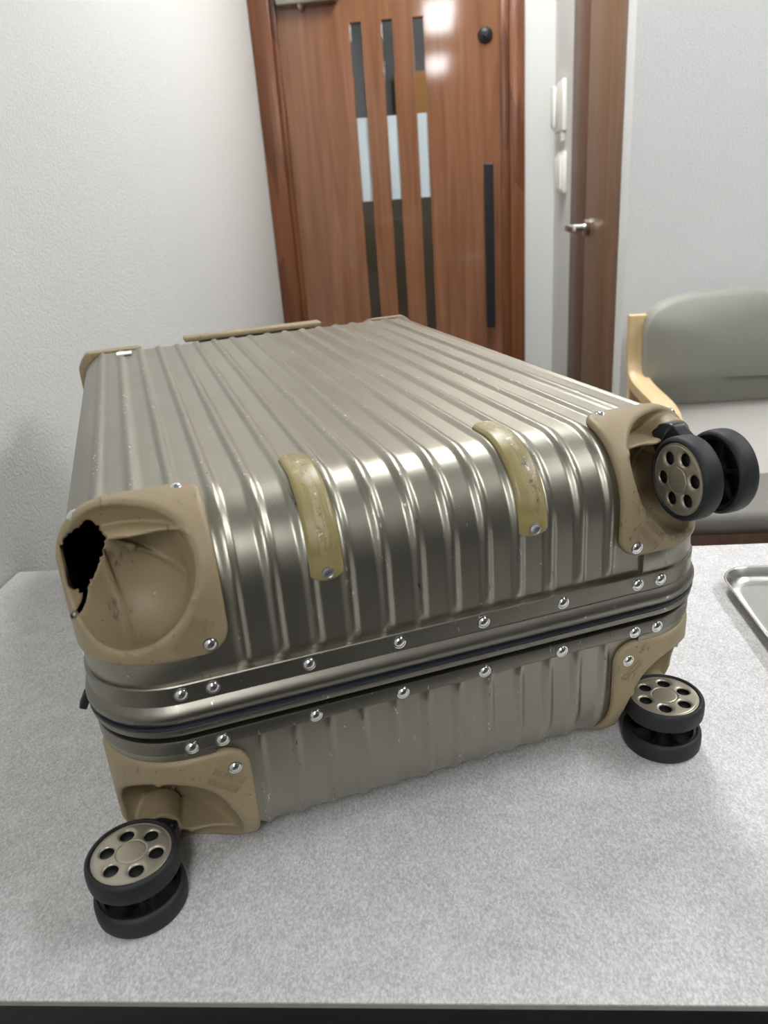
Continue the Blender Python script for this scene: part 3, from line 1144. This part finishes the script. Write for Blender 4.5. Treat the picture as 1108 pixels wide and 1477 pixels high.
# ---- wear skids bent over the lower edge
def skid(uc):
    ns, nt = 21, 72
    half = 0.0104
    v_end, w_end = 0.078, 0.2028
    s1 = v_end - (V0 + RR)
    s2 = RR * PI / 2
    s3 = (TOP - RR) - w_end
    s3 = max(s3, 0.0)
    tot = s1 + s2 + s3
    base = -RIDGE

    def at(s):
        if s < s1:
            return V0 + RR + s1 - s, TOP, 0.0, 1.0
        if s < s1 + s2:
            a = (s - s1) / RR
            return V0 + RR - RR * math.sin(a), TOP - RR + RR * math.cos(a), -math.sin(a), math.cos(a)
        return V0, TOP - RR - (s - s1 - s2), -1.0, 0.0
    V, Fc = [], []
    rows = []
    for i in range(nt + 1):
        row = []
        for j in range(-1, ns + 1):
            q = -1 + 2 * min(max(j, 0), ns - 1) / (ns - 1)
            s = tot * i / nt
            cap0, cap1 = 0.0028 * q * q, 0.0035 * q * q
            s = cap0 + (tot - cap0 - cap1) * i / nt
            v, wv, nv, nw = at(s)
            f = i / nt
            wd = half * (0.92 + 0.10 * f)
            end = min(1, 0.45 + min(i, nt - i) / 1.0)
            hgt = (0.0060 * (1 - 0.13 * q * q) - 0.0013 * max(0, abs(q) - 0.84) / 0.16)
            edge = 1.0
            if f > 0.80:
                hgt = 0.0060 * (1 - 0.13 * q * q) - (0.0016 * min(1, (f - 0.80) / 0.06)) - 0.0012 * max(0, abs(q) - 0.84) / 0.16
            d = base + hgt * (0.55 + 0.45 * end)
            if j in (-1, ns):
                d = base - 0.001
            row.append((uc + q * wd, v + nv * d, wv + nw * d))
        rows.append(row)
    n = ns + 2
    for r_ in (0, -1):
        pass
    first = [(x, y + 0.0, z) for x, y, z in rows[0]]
    for row in rows:
        V += row
    for i in range(nt):
        for j in range(n - 1):
            Fc.append((i * n + j, i * n + j + 1, (i + 1) * n + j + 1, (i + 1) * n + j))
    # end walls drop to the panel
    b = len(V)
    for i in (0, nt):
        s = tot * i / nt
        for j in range(n):
            x = rows[i][j][0]
            v, wv, nv, nw = at(min(max(s, 0), tot))
            q = (x - uc) / half
            sh = (0.0028 if i == 0 else -0.0035) * q * q
            v, wv, nv, nw = at(s + sh)
            V.append((x, v + nv * (base - 0.001), wv + nw * (base - 0.001)))
    for e, i in enumerate((0, nt)):
        for j in range(n - 1):
            Fc.append((i * n + j, i * n + j + 1, b + e * n + j + 1, b + e * n + j))
    bm = bmesh.new()
    vs = [bm.verts.new(p) for p in V]
    for f in Fc:
        try:
            bm.faces.new([vs[k] for k in f])
        except ValueError:
            pass
    bmesh.ops.remove_doubles(bm, verts=bm.verts[:], dist=1e-5)
    o_ = from_bm('skid', bm, M['skid'], suit, auto=0.7)
    rivet(o_, (uc, V0 - 0.0019, 0.2085), (0, -1, 0), RIVZ)
    return o_


skid(-0.0720)
skid(0.0688)


# ---- castors (local axes: x = axle, y = trail, z = pivot axis pointing into the case)
CR, CT = 0.0298, 0.017


def fork_mesh():
    h = 0.0009
    (a, t, v), l0 = grid((-0.024, -0.018, -0.014), (0.024, 0.034, 0.052), h)
    r = np.sqrt(a * a + t * t)
    stem = np.maximum(r - 0.0112, np.maximum(0.0315 - v, v - 0.050))
    # web between the wheels
    A, B = np.array((0.0, 0.033)), np.array((CT, 0.0))
    e = B - A
    k = np.clip(((t - A[0]) * e[0] + (v - A[1]) * e[1]) / (e @ e), 0, 1)
    dd = np.sqrt((t - A[0] - e[0] * k) ** 2 + (v - A[1] - e[1] * k) ** 2)
    web = np.maximum(dd - (0.0115 + 0.002 * k), np.abs(a) - 0.0052)
    f = smin(stem, web, 0.004)
    # saddle that runs from the stem over the gap between the wheels
    P0, P1 = np.array((0.0, 0.000, 0.0400)), np.array((0.0, 0.022, 0.0362))
    e3 = P1 - P0
    k3 = np.clip(((t - P0[1]) * e3[1] + (v - P0[2]) * e3[2]) / (e3 @ e3), 0, 1)
    sad = np.sqrt((a * 0.5) ** 2 + (t - P0[1] - e3[1] * k3) ** 2 + (v - P0[2] - e3[2] * k3) ** 2) - 0.0055
    f = smin(f, sad, 0.004)
    axle = np.maximum(np.sqrt((t - CT) ** 2 + v ** 2) - 0.0035, np.abs(a) - 0.019)
    f = np.minimum(f, axle)
    V, Q = surface_nets(f, l0, h)
    return fast_mesh('castor_fork', V, Q, M['black_plastic'])


def hub_mesh():
    h = 0.0005
    (x, y, z), l0 = grid((-0.0272, -0.0272, -0.0035), (0.0272, 0.0272, 0.0025), h)
    r = np.sqrt(x * x + y * y)
    topz = 0.0009 * (1 - (r / 0.0262) ** 2)
    d = smax(r - 0.0258, np.maximum(z - topz, -0.0022 - z), 0.0012)
    ring = np.abs(r - 0.0094) - 0.00035
    d = np.maximum(d, -np.maximum(ring, topz - 0.0005 - z))
    ring = np.abs(r - 0.0240) - 0.00035
    d = np.maximum(d, -np.maximum(ring, topz - 0.0005 - z))
    ang = np.arctan2(y, x)
    sec = np.round(ang / (PI / 3)) * (PI / 3)
    cx, cy = 0.0163 * np.cos(sec), 0.0163 * np.sin(sec)
    hr = np.sqrt((x - cx) ** 2 + (y - cy) ** 2)
    d = smax(d, 0.0041 - hr, 0.0032)
    V, Q = surface_nets(d, l0, h)
    return fast_mesh('hub_cap', V, Q, M['hub'])


FORK = fork_mesh()
HUB = hub_mesh()
TYRE = lathe_mesh('tyre', [(0.0258, 0.0006), (0.0270, 0.0), (0.0284, 0.0006), (0.0294, 0.0022), (0.0298, 0.0050), (0.0298, 0.0108), (0.0294, 0.0136), (0.0284, 0.0152), (0.0270, 0.0158), (0.0262, 0.0154), (0.0256, 0.0140), (0.0256, 0.0020), (0.0258, 0.0006)], 56, M['rubber'])


def rim_mesh():
    bm = bmesh.new()
    for r0, r1, z0, z1 in ((0.0236, 0.0257, 0.0016, 0.0135), (0.0040, 0.0085, 0.0, 0.0135), (0.0, 0.0250, 0.0100, 0.0112)):
        n = 40
        vs = []
        for i in range(n):
            t = 2 * PI * i / n
            vs.append([bm.verts.new((r * math.cos(t), r * math.sin(t), z)) for r, z in ((r0, z0), (r1, z0), (r1, z1), (r0, z1))])
        for i in range(n):
            a_, b_ = vs[i], vs[(i + 1) % n]
            for k in range(4):
                try:
                    bm.faces.new((a_[k], b_[k], b_[(k + 1) % 4], a_[(k + 1) % 4]))
                except ValueError:
                    pass
    bmesh.ops.remove_doubles(bm, verts=bm.verts[:], dist=1e-6)
    for i in range(6):
        b2 = bmesh.new()
        bm_box(b2, (0.006, -0.0013, 0.003), (0.0245, 0.0013, 0.0105))
        b2.transform(Matrix.Rotation(PI / 3 * i + PI / 6, 4, 'Z'))
        m_ = bpy.data.meshes.new('t')
        b2.to_mesh(m_)
        b2.free()
        bm.from_mesh(m_)
    bmesh.ops.recalc_face_normals(bm, faces=bm.faces[:])
    me = bpy.data.meshes.new('wheel_rim')
    bm.to_mesh(me)
    bm.free()
    me.materials.append(M['black_plastic'])
    return me


RIM = rim_mesh()


def castor(pivot, trail, spin=0.0):
    """pivot: position on the pivot axis at axle height; trail: unit direction pivot -> axle (u, w)"""
    z = Vector((0, 1, 0))
    y = Vector((trail[0], 0, trail[1])).normalized()
    x = y.cross(z)
    mat = Matrix((x, y, z)).transposed().to_4x4()
    f = bpy.data.objects.new('castor', FORK)
    COL.objects.link(f)
    f.parent = suit
    f.matrix_local = Matrix.Translation(pivot) @ mat
    for s in (-1, 1):
        side = Matrix.Translation((0.0064 * s, CT, 0)) @ Matrix.Rotation(s * PI / 2, 4, 'Y') @ Matrix.Rotation(spin, 4, 'Z')
        for nm, me, dz in (('tyre', TYRE, 0), ('wheel_rim', RIM, 0), ('hub_cap', HUB, 0.0146)):
            q = bpy.data.objects.new(nm, me)
            COL.objects.link(q)
            q.parent = f
            q.matrix_local = side @ Matrix.Translation((0, 0, dz))
    return f


WZ = 0.0194
castor((-0.2025, 0.0005, WZ), (-1, 0), 0.15)
castor((0.2020, 0.0030, WZ), (-1, 0), 0.45)
castor((0.1990, -0.0010, 0.2405), (0.0, -1), 0.2)

# ---- grip of the pull-out handle at the far end, sticker, side latch, strap
hg = box('pull_handle_grip', (-0.094, 0.654, 0.2535), (0.094, 0.676, 0.2600), M['guard'], suit, 0.0025, 3)
box('handle_mount', (-0.075, 0.655, 0.238), (0.075, 0.676, 0.252), M['black_plastic'], suit, 0.002)
sk = box('paper_sticker', (-0.181, 0.585, TOP - 0.0006), (-0.163, 0.606, TOP + 0.0006), M['sticker'], suit)
bm = bmesh.new()
bm_box(bm, (-0.2345, 0.120, 0.128), (-0.2255, 0.165, 0.150), 0.002)
bm_box(bm, (-0.2385, 0.128, 0.136), (-0.2335, 0.142, 0.146), 0.0015)
lt = from_bm('side_latch', bm, M['zinc'], suit, auto=0.6)
bm = bmesh.new()
bm_box(bm, (-0.0050, -0.004, -0.011), (0.0, 0.004, 0.0), 0.0008)
bm.transform(Matrix.Translation((-0.2275, 0.062, 0.1252)) @ Matrix.Rotation(math.radians(28), 4, 'Y'))
from_bm('strap_end', bm, M['strap'], suit)
